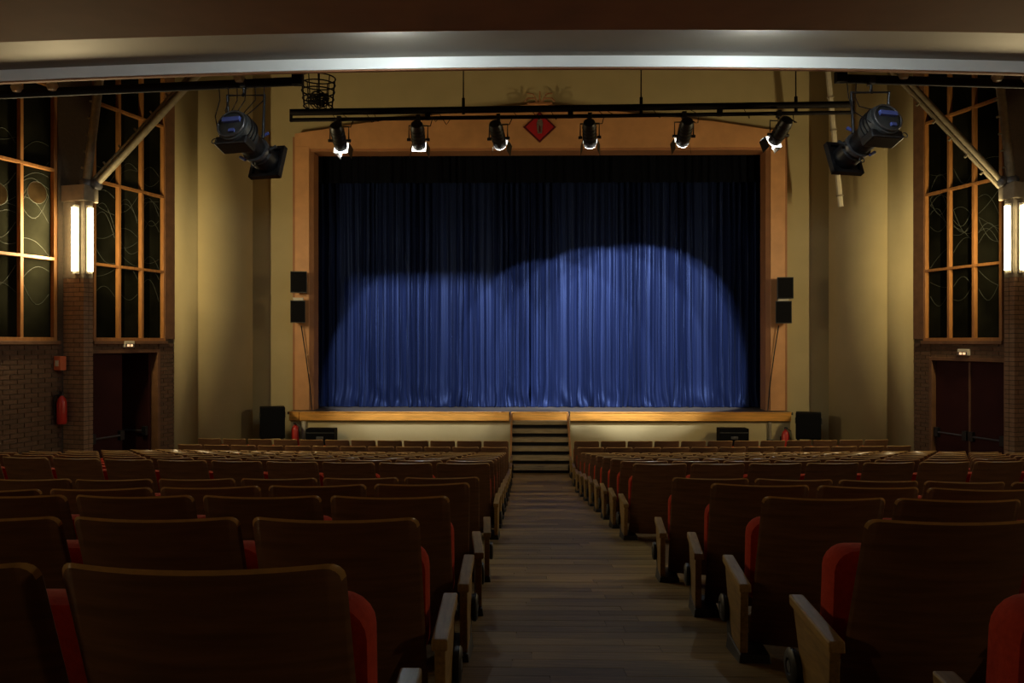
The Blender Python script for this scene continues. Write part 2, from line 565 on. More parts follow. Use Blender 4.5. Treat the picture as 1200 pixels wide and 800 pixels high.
    if side > 0:
        leaf(DOOR_Y0 + 0.02, mid - 0.004, True, fn)
        leaf(mid + 0.004, DOOR_Y1 - 0.02, False, fn)
        MB(fn).box(mid - 0.02, mid + 0.02, -0.08, -0.066, 0, dz - 0.04).build('meeting_strip', 'jamb_brown', dr)
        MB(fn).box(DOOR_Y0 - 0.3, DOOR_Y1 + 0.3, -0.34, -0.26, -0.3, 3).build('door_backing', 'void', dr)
    else:
        leaf(DOOR_Y0 + 0.02, mid - 0.004, True, fn)
        def openfn(p):
            yy, n, z = p                      # swing the far leaf back into the lobby
            return fn((DOOR_Y1 - 0.03 + (n + 0.1) * -1 - 0.06, -0.1 - (DOOR_Y1 - yy) * 1.0, z))
        leaf(mid + 0.02, DOOR_Y1 - 0.02, False, openfn)
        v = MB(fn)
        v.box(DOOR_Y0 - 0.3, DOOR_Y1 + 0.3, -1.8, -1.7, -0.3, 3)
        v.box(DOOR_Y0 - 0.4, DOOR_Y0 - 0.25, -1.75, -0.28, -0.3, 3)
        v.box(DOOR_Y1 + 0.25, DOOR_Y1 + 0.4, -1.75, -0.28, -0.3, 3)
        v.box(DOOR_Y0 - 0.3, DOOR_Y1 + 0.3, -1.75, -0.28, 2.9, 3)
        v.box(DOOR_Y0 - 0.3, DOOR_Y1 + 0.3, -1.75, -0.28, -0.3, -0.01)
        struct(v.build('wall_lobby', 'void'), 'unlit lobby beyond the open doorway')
    # emergency exit light above the door
    ex = empty('exit_light')
    tag(ex, 'small emergency light box above ' + ('open dark doorway' if side < 0 else 'closed double door'), 'exit light', 'emergency lights above the doors')
    ey = mid + 0.02
    MB(fn).box(ey - 0.12, ey + 0.12, 0.012, 0.075, dz + 0.09, dz + 0.21).build('housing', 'sign_white', ex, bevel=0.008)
    MB(fn).box(ey - 0.10, ey + 0.10, 0.074, 0.082, dz + 0.10, dz + 0.155).build('diffuser', 'speaker_grey', ex)
    for q in (-0.045, 0.035):
        MB(fn).box(ey + q - 0.028, ey + q + 0.028, 0.08, 0.088, dz + 0.105, dz + 0.145).build('lamp', 'exit_glow', ex, bevel=0.003)

# alarm box and extinguishers by the pillars
for side in (-1, 1):
    fn = wallpt(side)
    who = 'brick pillar beside open doorway' if side < 0 else 'brick pillar beside closed double door'
    al = empty('alarm_box')
    tag(al, 'small orange red wall box on ' + who, 'alarm box', 'wall alarm boxes')
    MB(fn).box(13.40, 13.52, 0.012, 0.16, 2.33, 2.57).build('housing', 'orange_box', al, bevel=0.01)
    MB(fn).box(13.392, 13.40, 0.05, 0.12, 2.40, 2.50).build('glass_panel', 'sign_white', al, bevel=0.002)
    ex = empty('fire_extinguisher')
    tag(ex, 'red fire extinguisher hung on wall against ' + who, 'extinguisher', 'wall fire extinguishers')
    c = fn((13.45, 0.135, 0))
    MB().lathe([(0.01, 1.42), (0.07, 1.42), (0.078, 1.45), (0.078, 1.78), (0.06, 1.85), (0.025, 1.89), (0.022, 1.93)], 20, (c.x, c.y, 0)).build('cylinder', 'red_paint', ex, smooth=True)
    MB().bar((c.x, c.y, 1.90), (c.x, c.y, 1.96), 0.03, 10).box(c.x - 0.015, c.x + 0.015, c.y - 0.10, c.y + 0.03, 1.95, 1.97).build('valve', 'black_iron', ex)
    MB().path([(c.x, c.y - 0.03, 1.93), (c.x + 0.09 * side, c.y - 0.06, 1.90), (c.x + 0.105 * side, c.y - 0.05, 1.75), (c.x + 0.10 * side, c.y - 0.03, 1.52)], 0.014, 8).build('hose', 'black_iron', ex, smooth=True)
    MB(fn).box(13.42, 13.48, 0.008, 0.05, 1.6, 1.7).build('bracket', 'black_iron', ex)

# ------------------------------------------------------------------ stage end wall
YW = 19.3
YP = 19.0
OX, OZ = 5.43, 7.38
m = MB()
m.box(-9, -5.6, YW, YW + 0.3, -0.1, WTOP)
m.box(5.6, 9, YW, YW + 0.3, -0.1, WTOP)
m.box(-5.6, 5.6, YW, YW + 0.3, 7.6, WTOP)
struct(m.build('wall_front', 'cream'), 'cream plaster wall around the stage opening')
for side in (-1, 1):
    m = MB()
    prof = [(-7.555, 16.25), (-7.47, 17.2)] + [(-7.47 + 0.72 * math.sin(t), 18.6 - 1.4 * math.cos(t)) for t in [PI / 2 * k / 20 for k in range(1, 21)]] + [(-7.15, 19.35)]
    n = len(prof)
    for z in (-0.1, WTOP):
        for x, y in prof:
            m.v.append(Vector((x * -side, y, z)))
    for i in range(n - 1):
        m.f.append([i, i + 1, n + i + 1, n + i]); m.mi.append(0)
    o = m.build('wall_curved_left' if side < 0 else 'wall_curved_right', 'cream', smooth=True)
    for v in o.data.vertices:
        v.co.x = abs(v.co.x) * side
    sol = o.modifiers.new('solid', 'SOLIDIFY'); sol.thickness = 0.05; sol.offset = 0
    struct(o, 'convex cream wall curving in towards the stage beside ' + ('open doorway' if side < 0 else 'closed double door'))
    # closing return behind the brick wall end
    m = MB(wallpt(side)).box(16.24, 16.3, -1.6, -0.02, -0.3, WTOP)
    struct(m.build('wall_return_left' if side < 0 else 'wall_return_right', 'brown_wall'), 'narrow brown wall return at end of brick wall')
    m = MB().box(side * 8.3, side * 10.2, 16.2, 19.6, -0.3, WTOP) if side > 0 else MB().box(-10.2, -8.62, 16.9, 19.6, -0.3, WTOP)
    if side > 0:
        m = MB().box(8.62, 10.2, 16.9, 19.6, -0.3, WTOP)
    struct(m.build('wall_corner_left' if side < 0 else 'wall_corner_right', 'cream'), 'cream wall corner behind brick wall end')

# proscenium frame with shallow gabled head
pro = empty('trim_1')
tag(pro, 'orange brown proscenium frame around the blue curtain', 'structure', None, 'structure')
for s in (-1, 1):
    MB().box(min(s * 5.50, s * 5.85), max(s * 5.50, s * 5.85), YP, YW + 0.01, 1.17, 7.5).build('jamb', 'proscenium', pro, bevel=0.012)
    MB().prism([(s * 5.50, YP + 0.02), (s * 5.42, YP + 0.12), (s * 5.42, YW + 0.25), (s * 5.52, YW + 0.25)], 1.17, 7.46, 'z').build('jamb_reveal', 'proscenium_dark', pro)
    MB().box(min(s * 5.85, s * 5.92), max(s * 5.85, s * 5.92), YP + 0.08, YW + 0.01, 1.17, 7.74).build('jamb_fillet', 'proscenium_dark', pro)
MB().prism([(-5.85, 7.44), (5.85, 7.44), (5.85, 7.80), (4.2, 8.05), (0, 8.50), (-4.2, 8.05), (-5.85, 7.80)], YP + 0.01, YW + 0.005, 'y').build('header', 'proscenium', pro)
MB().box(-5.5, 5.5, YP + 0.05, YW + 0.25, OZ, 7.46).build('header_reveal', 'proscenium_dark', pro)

# red rhombus emblem with a grey figure
em = empty('rhombus_emblem', (0, 0, 0))
tag(em, 'red diamond emblem with grey upright figure on proscenium header', 'emblem')
ex0, ez0, er = 0.02, 7.93, 0.37
rh = lambda r: [(ex0, ez0 - r), (ex0 + r * 1.05, ez0), (ex0, ez0 + r), (ex0 - r * 1.05, ez0)]
MB().prism(rh(er), YP - 0.02, YP + 0.015, 'y').build('border', 'rhombus_rim', em)
MB().prism(rh(er - 0.055), YP - 0.032, YP - 0.015, 'y').build('field', 'rhombus_red', em)
fg = MB()
fg.prism([(ex0 - 0.05, ez0 - 0.16), (ex0 + 0.05, ez0 - 0.16), (ex0 + 0.075, ez0 + 0.08), (ex0 + 0.05, ez0 + 0.17), (ex0 - 0.05, ez0 + 0.17), (ex0 - 0.075, ez0 + 0.08)], YP - 0.048, YP - 0.03, 'y')
fg.lathe([(0.002, -0.012), (0.04, -0.012), (0.045, 0.0), (0.03, 0.012)], 14, (ex0, YP - 0.05, ez0 + 0.22), (0, -1, 0))
fg.build('figure', 'figure_grey', em)
MB().prism([(ex0 - 0.018, ez0 - 0.13), (ex0 + 0.018, ez0 - 0.13), (ex0 + 0.02, ez0), (ex0, ez0 + 0.03), (ex0 - 0.02, ez0)], YP - 0.056, YP - 0.045, 'y').build('figure_shade', 'rhombus_rim', em)  # dark shape painting the shadow gap in the figure
orn = MB()
for s in (-1, 1):
    orn.path([(ex0 + s * 0.04, YP, 8.50), (ex0 + s * 0.12, YP, 8.62), (ex0 + s * 0.28, YP, 8.62), (ex0 + s * 0.36, YP, 8.55)], 0.022, 6)
    orn.path([(ex0 + s * 0.02, YP, 8.50), (ex0 + s * 0.16, YP, 8.72), (ex0 + s * 0.30, YP, 8.74)], 0.018, 6)
orn.bar((ex0, YP, 8.48), (ex0, YP, 8.78), 0.022, 6)
orn.bar((ex0 - 0.3, YP, 8.5), (ex0 + 0.3, YP, 8.5), 0.025, 6)
orn.build('crest_ornament', 'proscenium_dark', em)

# stage platform
SZ = 1.17
YS = 18.6
m = MB().box(-5.9, 5.9, YS, 21.5, SZ - 0.06, SZ - 0.001)
struct(m.build('floor_stage', 'stage_floor'), 'grey brown stage floor in front of the curtain')
m = MB().box(-5.85, 5.85, YS + 0.06, YS + 0.16, -0.1, SZ - 0.05)
struct(m.build('wall_stage_front', 'cream'), 'cream plaster front of the stage platform')
fas = empty('trim_2')
tag(fas, 'varnished pine edge boards along the front of the stage', 'structure', None, 'structure')
for x0, x1 in ((-5.86, -5.63), (-5.62, -0.70), (-0.655, 0.675), (0.72, 5.85)):
    MB().box(x0, x1, YS - 0.03, YS + 0.07, SZ - 0.20, SZ + 0.005).build('board', 'pine', fas, bevel=0.008)
    MB().box(x0, x1, YS - 0.045, YS - 0.03, SZ - 0.012, SZ + 0.01).build('nosing', 'pine', fas, bevel=0.003)
# backstage shell
m = MB()
m.box(-7, 7, 21.4, 21.5, 0, WTOP)
m.box(-7, -6.9, 19.6, 21.4, 0, WTOP)
m.box(6.9, 7, 19.6, 21.4, 0, WTOP)
struct(m.build('wall_backstage', 'void'), 'black backstage wall behind the curtain')

# steps up to the stage in the aisle
stp = empty('stage_stairs', (0.01, YS, 0))
tag(stp, 'open wooden steps with pine side rails from aisle up to stage', 'stairs')
NS = 6
RUN = 0.265
for k in range(NS):
    zt = SZ - 0.20 - k * (SZ - 0.20) / NS * 1.0
    zt = 0.985 - k * 0.167
    yf = -RUN * (k + 1) + 0.02
    MB().box(-0.65, 0.65, yf, yf + 0.30, zt - 0.085, zt).build('tread', 'tread', stp, bevel=0.006)
MB().box(-0.65, 0.65, -0.06, -0.04, 0, 0.93).build('shade_sheet', 'void', stp)  # black sheet standing for the shade behind the open treads
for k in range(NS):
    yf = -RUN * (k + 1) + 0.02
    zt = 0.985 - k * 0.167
    MB().box(-0.65, 0.65, yf + 0.09, yf + 0.11, max(zt - 0.167, 0), zt - 0.085).build('gap_shade', 'black_iron', stp)  # black strip painting the shade in the open gap below each tread
for s in (-1, 1):
    MB().prism([(0.0, 1.16), (-0.07, 1.16), (-RUN * NS - 0.02, 0.12), (-RUN * NS - 0.02, 0.0), (-RUN * NS + 0.2, 0.0), (0.0, 0.86)], s * 0.655 - 0.02, s * 0.655 + 0.02, 'x').build('side_rail', 'stair_rail', stp, bevel=0.004)

# ------------------------------------------------------------------ curtain
def curtain(name, x0, x1, ybase, z0, z1, amp, per, seed, mname, flare, nz=26, dens=0.018):
    rnd = random.Random(seed)
    n = int((x1 - x0) / dens)
    ph = [rnd.uniform(0, 6.28) for _ in range(6)]
    m = MB()
    zs = [z0 + (z1 - z0) * (j / nz) ** 1.7 for j in range(nz + 1)]
    for z in zs:
        h = (z - z0) / (z1 - z0)
        for i in range(n + 1):
            x = x0 + (x1 - x0) * i / n
            wob = 0.10 * math.sin(x * 2.1 + ph[0]) + 0.06 * math.sin(x * 5.3 + ph[1]) + 0.05 * noise.noise(Vector((x * 2.2, h * 1.2, seed)))
            u = (x + wob) / per
            a = amp * (0.75 + 0.45 * noise.noise(Vector((x * 1.3, h * 0.6, seed + 9))))
            s = math.sin(2 * PI * u)
            pl = a * (math.copysign(abs(s) ** 0.7, s)) + 0.35 * a * math.sin(4.7 * PI * u + ph[2] + h * 0.6)
            low = max(0.0, 1 - (z - z0) / 0.9) ** 2 * flare
            pl += low * 0.16 * noise.noise(Vector((x * 4.2 + (z - z0) * 2.2, (z - z0) * 2.5, seed + 3)))
            xx = x + 0.012 * noise.noise(Vector((x * 3, z * 0.8, seed + 5))) + low * 0.10 * noise.noise(Vector((x * 3.3, z * 2.0, seed + 6)))
            m.v.append(Vector((xx, ybase + pl - low * 0.10, z)))
    w = n + 1
    for j in range(nz):
        for i in range(n):
            m.f.append([j * w + i, j * w + i + 1, (j + 1) * w + i + 1, (j + 1) * w + i]); m.mi.append(0)
    return m.build(name, mname, smooth=True)


o = curtain('stage_curtain', -5.75, -0.215, 20.1, SZ + 0.012, 8.2, 0.062, 0.20, 3, 'curtain_blue', 1)
tag(o, 'deep blue pleated stage curtain half towards the wire basket', 'curtain', 'stage curtain halves')
o = curtain('stage_curtain', -0.19, 5.75, 20.12, SZ + 0.012, 8.2, 0.062, 0.205, 8, 'curtain_blue', 1)
tag(o, 'deep blue pleated stage curtain half away from the wire basket', 'curtain', 'stage curtain halves')
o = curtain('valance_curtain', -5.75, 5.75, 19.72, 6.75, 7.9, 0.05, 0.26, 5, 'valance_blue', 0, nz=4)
tag(o, 'very dark pleated valance hanging above the stage curtain', 'curtain')

# ------------------------------------------------------------------ ceiling, cove and beam (gently arched)
def arch(p):
    return Vector((p[0], p[1], p[2] - 0.003 * p[0] * p[0]))


def strip(name, y0, y1, z0, z1, mname, x=13.6, n=40):
    m = MB(arch)
    for i in range(n):
        a, b = -x + 2 * x * i / n, -x + 2 * x * (i + 1) / n
        m.box(a, b, y0, y1, z0, z1)
    o = m.build(name, mname)
    bm = bmesh.new(); bm.from_mesh(o.data)
    bmesh.ops.remove_doubles(bm, verts=bm.verts, dist=1e-5)
    seen = {}
    for f in bm.faces:
        k = tuple(round(c, 3) for c in f.calc_center_median())
        seen.setdefault(k, []).append(f)
    bmesh.ops.delete(bm, geom=[f for fs in seen.values() if len(fs) > 1 for f in fs], context='FACES_ONLY')
    bm.to_mesh(o.data); bm.free()
    return o


struct(strip('ceiling', -4.6, 7.5, 5.75, 5.85, 'brown_ceiling'), 'brown arched auditorium ceiling ending in a lamp cove')
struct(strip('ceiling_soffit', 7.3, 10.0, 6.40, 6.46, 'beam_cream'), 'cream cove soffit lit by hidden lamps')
lip = struct(strip('trim_3', 9.98, 10.04, 6.26, 6.42, 'beam_lip'), 'white lip along the edge of the ceiling cove')
struct(strip('trim_4', 10.0, 10.06, 6.245, 6.26, 'brown_ceiling'), 'brown underside of the ceiling beam')
struct(strip('wall_beam', 10.04, 10.06, 6.262, 9.8, 'brown_wall'), 'brown back of the ceiling beam')
struct(strip('wall_cove', 7.3, 7.36, 5.85, 6.42, 'brown_ceiling'), 'brown back of the lamp cove')
m = MB().box(-13, 13, 10.2, 21.6, 9.65, 9.8)
struct(m.build('ceiling_stage', 'roof'), 'dark roof over the front of the hall')
m = MB().box(-14, 14, -4.4, -4.2, 0, 7)
struct(m.build('wall_back', 'brown_wall'), 'brown rear wall of the auditorium')

for k in range(7):
    x = -6.6 + 2.2 * k
    t = empty('cove_tube')
    tag(t, ordn[k] + ' fluorescent tube hidden in ceiling cove, counted from open doorway side', 'lamp', 'cove tubes')
    MB(arch).bar((x - 0.85, 7.95, 6.22), (x + 0.85, 7.95, 6.22), 0.02, 8).build('tube', 'cove_glow', t, smooth=True)
    MB(arch).box(x - 0.95, x + 0.95, 7.90, 8.0, 6.30, 6.40).build('batten', 'white_plate', t)
for x in (-1.89, 2.31):
    t = empty('cove_bulb')
    tag(t, 'bright bulb in the ceiling cove above ' + ('wire basket side of the stage' if x < 0 else 'closed door side of the stage'), 'lamp', 'cove bulbs')
    MB(arch).lathe([(0.002, -0.04), (0.025, -0.03), (0.035, 0), (0.025, 0.03), (0.01, 0.045)], 12, (x, 8.78, 6.305)).build('bulb', 'bulb_glow', t, smooth=True)
    MB(arch).bar((x, 8.78, 6.345), (x, 8.78, 6.41), 0.02, 8).build('lampholder', 'black_iron', t)


def wp(px, py, D):
    """point seen at photograph pixel (px, py) at distance D along the hall"""
    return Vector(((px - 614) / FPX * D + CAM.x, D, CAM.z + (400 - py) / FPX * D))


# ------------------------------------------------------------------ lighting bars
def hang_hook(parent, p, h=0.12):
    MB().bar(p, p + Vector((0, 0, -h)), 0.018, 6).box(p.x - 0.035, p.x + 0.035, p.y - 0.06, p.y + 0.06, p.z - 0.06, p.z + 0.05).build('clamp', 'black_iron', parent)


bar = empty('lighting_bar')
tag(bar, 'long double black lighting bar hung in front of the stage', 'lighting bar')
DB = 14.0
uL, uR = wp(340, 130.5, DB), wp(997, 124, DB)
lL, lR = wp(340, 139.5, DB), wp(997, 133.5, DB)
MB().bar(uL, uR, 0.058, 10).build('upper_tube', 'truss_black', bar, smooth=True)
MB().bar(lL, lR, 0.034, 10).build('lower_tube', 'truss_black', bar, smooth=True)
for t in (0.0, 0.245, 0.5, 0.765, 1.0):
    a, b = uL.lerp(uR, t), lL.lerp(lR, t)
    w = 0.045 if t not in (0.0, 1.0) else 0.02
    MB().box(a.x - w, a.x + w, DB - 0.03, DB + 0.03, b.z - 0.03, a.z + 0.05).build('tie_plate', 'truss_black', bar)
for px in (543, 751, 931):
    a = wp(px, 128, DB)
    MB().bar(a, (a.x, DB, 9.66), 0.012, 5).build('suspension_wire', 'truss_black', bar)
    MB().bar(a + Vector((0, 0, -0.08)), a + Vector((0, 0, 0.2)), 0.03, 6).build('wire_clamp', 'truss_black', bar)
for k in range(14):
    t = random.uniform(0.05, 0.95)
    a, b = uL.lerp(uR, t), lL.lerp(lR, min(t + random.uniform(0.01, 0.03), 1))
    mid = (a + b) / 2 + Vector((0.05, -0.07, -random.uniform(0.05, 0.25)))
    pts = [a.lerp(mid, s / 4) for s in range(4)] + [mid.lerp(b, s / 4) for s in range(5)]
    MB().path(pts, 0.006, 5).build('cable', 'truss_black', bar, smooth=True)

LX = [397, 490, 584, 691, 801, 911]
# aim x, aim z, cone half angle, top cut z (None = flap open), outer side cut x
AIM = [(-3.7, 2.4, 27.0, 4.36, -4.85), (-2.4, 2.4, 23.0, 4.40, None), (0.3, 2.6, 19.5, None, None),
       (1.5, 2.72, 21.6, None, None), (2.4, 2.74, 22.2, None, None), (2.75, 2.72, 21.4, None, 5.0)]
for k, px in enumerate(LX):
    t = (px - 340) / 657
    hp = lL.lerp(lR, t)
    ln = empty('stage_lantern')
    tag(ln, ordn[k] + ' black lit stage lantern from the wire basket, hung on double bar', 'stage lantern', 'lanterns on the double bar')
    ax_, az_, half, topcut, sidecut = AIM[k]
    c = hp + Vector((0, 0, -0.36))
    d = (Vector((ax_, 20.0, az_)) - c).normalized()
    # the body tilts visibly more sideways on the outer lanterns
    s = d.cross(Vector((0, 0, 1))).normalized()
    u = s.cross(d)
    def loc(a, b, e, c=c, d=d, s=s, u=u):
        return c + s * a + d * b + u * e
    hang_hook(ln, hp, 0.1)
    yk = MB()
    top = hp + Vector((0, 0, -0.13))
    w = 0.165
    pl = [c + s * -w, c + s * -w + Vector((0, 0, top.z - c.z)), c + s * w + Vector((0, 0, top.z - c.z)), c + s * w]
    yk.path(pl, 0.012, 6)
    yk.build('yoke', 'lantern_black', ln)
    body = MB()
    body.lathe([(0.06, -0.35), (0.10, -0.33), (0.118, -0.27), (0.118, 0.12), (0.112, 0.14), (0.112, 0.18)], 18, c, d)
    for q in range(4):
        body.lathe([(0.118, -0.22 + q * 0.08), (0.126, -0.218 + q * 0.08), (0.126, -0.205 + q * 0.08), (0.118, -0.203 + q * 0.08)], 18, c, d)
    bo = body.build('housing', 'lantern_black', ln, smooth=True)
    MB().lathe([(0.105, 0), (0.105, 0.012)], 18, c + d * 0.181, d).build('lens', 'lens_glow', ln)
    m = MB()
    for e in (-1, 1):
        m.bar(loc(e * 0.13, 0.02, 0), loc(e * 0.20, 0.02, 0), 0.028, 8)
    m.build('tilt_knob', 'lantern_black', ln)
    m = MB()
    for e in (-1, 1):
        m.box(-0.01, 0.01, -0.1, 0.16, -0.01, 0.01)
    # barn door flaps around the lens, pale inside where the lamp strikes them
    f0, r0 = 0.185, 0.125
    src = c + d * 0.20
    def tip(target, ax, dist):
        v = target - src
        return v.dot(ax) / v.dot(d) * dist
    for (sa, ua) in ((0, -1), (0, 1), (-1, 0), (1, 0)):
        L = 0.10 if ua == -1 else 0.15
        end = r0 + 0.045
        if ua == 1 and topcut:
            end = tip(Vector((ax_, 20.05, topcut)), u, f0 + L - 0.20)
        if ua == -1:
            end = tip(Vector((ax_, 18.55, 1.07)), -u, f0 + L - 0.20)
        if sidecut and sa and (s.x * sa) * sidecut > 0:
            end = tip(Vector((sidecut, 20.05, 3.0)), s * sa, f0 + L - 0.20)
        if ua:
            p = [loc(-0.12, f0, ua * r0), loc(0.12, f0, ua * r0), loc(0.15, f0 + L, ua * end), loc(-0.15, f0 + L, ua * end)]
            th = u * (ua * 0.006)
        else:
            p = [loc(sa * r0, f0, -0.12), loc(sa * r0, f0, 0.12), loc(sa * end, f0 + L, 0.13), loc(sa * end, f0 + L, -0.13)]
            th = s * (sa * 0.006)
        m = MB()
        m.add([q for q in p] + [q + th for q in p], [(0, 1, 2, 3)], 0)
        o4 = len(m.v) - 8
        for f in ((7, 6, 5, 4), (0, 4, 5, 1), (1, 5, 6, 2), (2, 6, 7, 3), (3, 7, 4, 0)):
            m.f.append([o4 + i for i in f]); m.mi.append(1)
        m.build('barn_door', ['flap_white', 'lantern_black'], ln)
    pts = [loc(0.05, -0.34, 0.02), loc(0.12, -0.38, -0.1), loc(0.22, -0.2, 0.1), hp + Vector((0.25, 0, 0))]
    MB().path(pts, 0.008, 5).build('cable', 'truss_black', ln)
    ld = bpy.data.lights.new('lantern_beam', 'SPOT')
    ld.energy = LANTERN_W * (1.0 if k < 3 else 1.15)
    ld.color = (0.93, 0.95, 1.0)
    ld.spot_size = math.radians(half * 2)
    ld.spot_blend = 0.16
    ld.shadow_soft_size = 0.006
    lo = bpy.data.objects.new('lantern_beam', ld)
    C.objects.link(lo)
    lo.parent = ln
    lo.location = src
    lo.rotation_euler = (Vector((ax_, 20.0, az_)) - lo.location).to_track_quat('-Z', 'Y').to_euler()

# side bars with the two big profile lanterns
for side in (-1, 1):
    sb = empty('side_bar')
    who = 'beside the wire basket' if side < 0 else 'away from the wire basket'
    tag(sb, 'short black pipe under ceiling beam carrying profile lantern, ' + who, 'lighting bar', 'side lighting pipes')
    if side < 0:
        a, b = wp(348, 94, 10.5), wp(-60, 110, 10.5)
    else:
        a, b = wp(983, 94, 10.5), wp(1270, 104, 10.5)
    MB().bar(a, b, 0.058, 10).build('pipe', 'truss_black', sb, smooth=True)
    MB().box(a.x - 0.07, a.x + 0.07, 10.44, 10.56, a.z - 0.05, a.z + 0.10).build('end_clamp', 'truss_black', sb, bevel=0.01)
    for px in ((281, 60, 18) if side < 0 else (1053, 1160, 1195)):
        q = a.lerp(b, (wp(px, 90, 10.5).x - a.x) / (b.x - a.x))
        big = px in (281, 1053)
        MB().lathe([(0.005, -0.07), (0.05, -0.06), (0.075, 0), (0.05, 0.06), (0.02, 0.09)], 12, q + Vector((0, -0.07, 0.06)), (0, 0, 1)).build('insulator' if big else 'pipe_hook', 'white_plate', sb, smooth=True)
        MB().bar(q, (q.x, 10.5, 9.66), 0.012, 5).build('drop_rod', 'truss_black', sb)
    # profile lantern
    pl = empty('profile_lantern')
    tag(pl, 'large black and grey profile stage lantern on short pipe ' + who, 'stage lantern', 'large profile lanterns')
    if side < 0:
        R, Fp = wp(272, 147, 10.2), wp(313, 190, 10.98)
        hk = wp(284, 96, 10.5)
    else:
        R, Fp = wp(1034, 143, 10.2), wp(986, 188, 10.98)
        hk = wp(1018, 96, 10.5)
    d = (Fp - R).normalized()
    L = (Fp - R).length
    s = d.cross(Vector((0, 0, 1))).normalized()
    u = s.cross(d)
    hang_hook(pl, hk, 0.16)
    Cc = R.lerp(Fp, 0.34)
    w = 0.255
    zt = hk.z - 0.17
    MB().path([Cc + s * -w, Vector(((Cc + s * -w).x, Cc.y, zt)), Vector(((Cc + s * w).x, Cc.y, zt)), Cc + s * w], 0.021, 8).bar((hk.x, hk.y, hk.z - 0.15), (hk.x, Cc.y, zt), 0.02, 6).build('yoke', 'lantern_black', pl)
    # rear lamp house: big finned drum
    h = MB().lathe([(0.15, -0.06), (0.215, -0.03), (0.225, 0.0), (0.225, 0.20), (0.18, 0.30)], 28, R, d)
    ho = h.build('lamp_house', 'lantern_grey', pl, smooth=True)
    m = MB()
    for q in (0.05, 0.11, 0.17):
        m.lathe([(0.226, q), (0.24, q + 0.004), (0.24, q + 0.018), (0.226, q + 0.022)], 28, R, d)
    m.build('cooling_fin', 'lantern_black', ho, smooth=True)
    ring = [R + d * -0.062 + (s * math.cos(t) + u * math.sin(t)) * 0.19 for t in [2 * PI * k / 28 for k in range(28)]]
    MB().path(ring, 0.014, 6, closed=True).build('rear_rim', 'grey_metal', ho, smooth=True)
    # blue rear handle plate and lower blue latch
    def pl_box(a0, a1, b0, b1, e0, e1):
        m = MB()
        pts = [R + s * a + d * b + u * e for e in (e0, e1) for b in (b0, b1) for a in (a0, a1)]
        m.add(pts, [(0, 2, 3, 1), (4, 5, 7, 6), (0, 1, 5, 4), (2, 6, 7, 3), (0, 4, 6, 2), (1, 3, 7, 5)])
        return m
    pl_box(-0.12, 0.13, -0.10, -0.055, 0.02, 0.085).build('handle_plate', 'lantern_blue', pl, bevel=0.006)
    pl_box(0.0, 0.08, -0.09, -0.055, -0.13, -0.085).build('latch', 'lantern_blue', pl, bevel=0.004)
    pl_box(-0.24, 0.22, 0.0, 0.24, -0.25, -0.13).build('ballast_box', 'lantern_black', pl, bevel=0.02)
    MB().lathe([(0.165, 0.26), (0.165, 0.42), (0.15, 0.44), (0.15, L * 0.72), (0.175, L * 0.74), (0.175, L * 0.98)], 24, R, d).build('barrel', 'lantern_black', pl, smooth=True)
    MB().lathe([(0.156, L * 0.60), (0.185, L * 0.605), (0.185, L * 0.66), (0.156, L * 0.665)], 24, R, d).build('clamp_ring', 'grey_metal', pl, smooth=True)
    # square colour frame at the front
    Lf = L
    m = MB()
    q = 0.235
    for a0, a1, e0, e1 in ((-q, q, q - 0.045, q), (-q, q, -q, -q + 0.045), (-q, -q + 0.045, -q, q), (q - 0.045, q, -q, q)):
        pts = [R + s * a + d * b + u * e for e in (e0, e1) for b in (Lf - 0.05, Lf + 0.03) for a in (a0, a1)]
        m.add(pts, [(0, 2, 3, 1), (4, 5, 7, 6), (0, 1, 5, 4), (2, 6, 7, 3), (0, 4, 6, 2), (1, 3, 7, 5)])
    m.build('colour_frame', 'lantern_black', pl)
    pts = [R + s * a + d * b + u * e for e in (-q, q) for b in (Lf - 0.01, Lf + 0.0) for a in (-q, q)]
    MB().add(pts, [(0, 2, 3, 1), (4, 5, 7, 6), (0, 1, 5, 4), (2, 6, 7, 3), (0, 4, 6, 2), (1, 3, 7, 5)]).build('frame_plate', 'lantern_black', pl)
    for (a, b, e, mm) in ((0.18, 0.36, 0.08, 'lantern_blue'), (-0.1, 0.5, -0.17, 'lantern_blue'), (0.2, 0.55, 0.0, 'lantern_grey')):
        p0 = R + s * a * side * -1 + d * b + u * e
        MB().bar(p0, p0 + (s * a * -side).normalized() * 0.09 + u * 0.05, 0.022, 8).build('shutter_handle', mm, pl, smooth=True)
    e0 = R + u * -0.2 + s * 0.24 * side
    MB().path([e0 + (s * math.cos(t) + u * math.sin(t)) * 0.035 for t in [2 * PI * k / 12 for k in range(12)]], 0.007, 5, closed=True).build('ring_pull', 'lantern_grey', pl)
    e0 = R + d * 0.55 + u * -0.22
    MB().path([e0 + (s * math.cos(t) + u * math.sin(t)) * 0.035 for t in [2 * PI * k / 12 for k in range(12)]], 0.007, 5, closed=True).build('ring_pull', 'lantern_grey', pl)
    for k in range(6 if side < 0 else 2):
        o = -0.32 + 0.12 * k
        p0 = Vector((hk.x + o, 10.48, hk.z - 0.03))
        p1 = p0 + Vector((random.uniform(-0.02, 0.02), 0, -0.2))
        p2 = R + u * 0.15 + s * (o * 0.5) if k else R + s * -0.22 * 1 + u * -0.05
        pts = [p0, p0.lerp(p1, 0.5), p1, p1.lerp(p2, 0.4) + Vector((-0.05, 0, -0.05)), p2]
        MB().path(pts, 0.007, 5).build('cable', 'truss_black', pl, smooth=True)

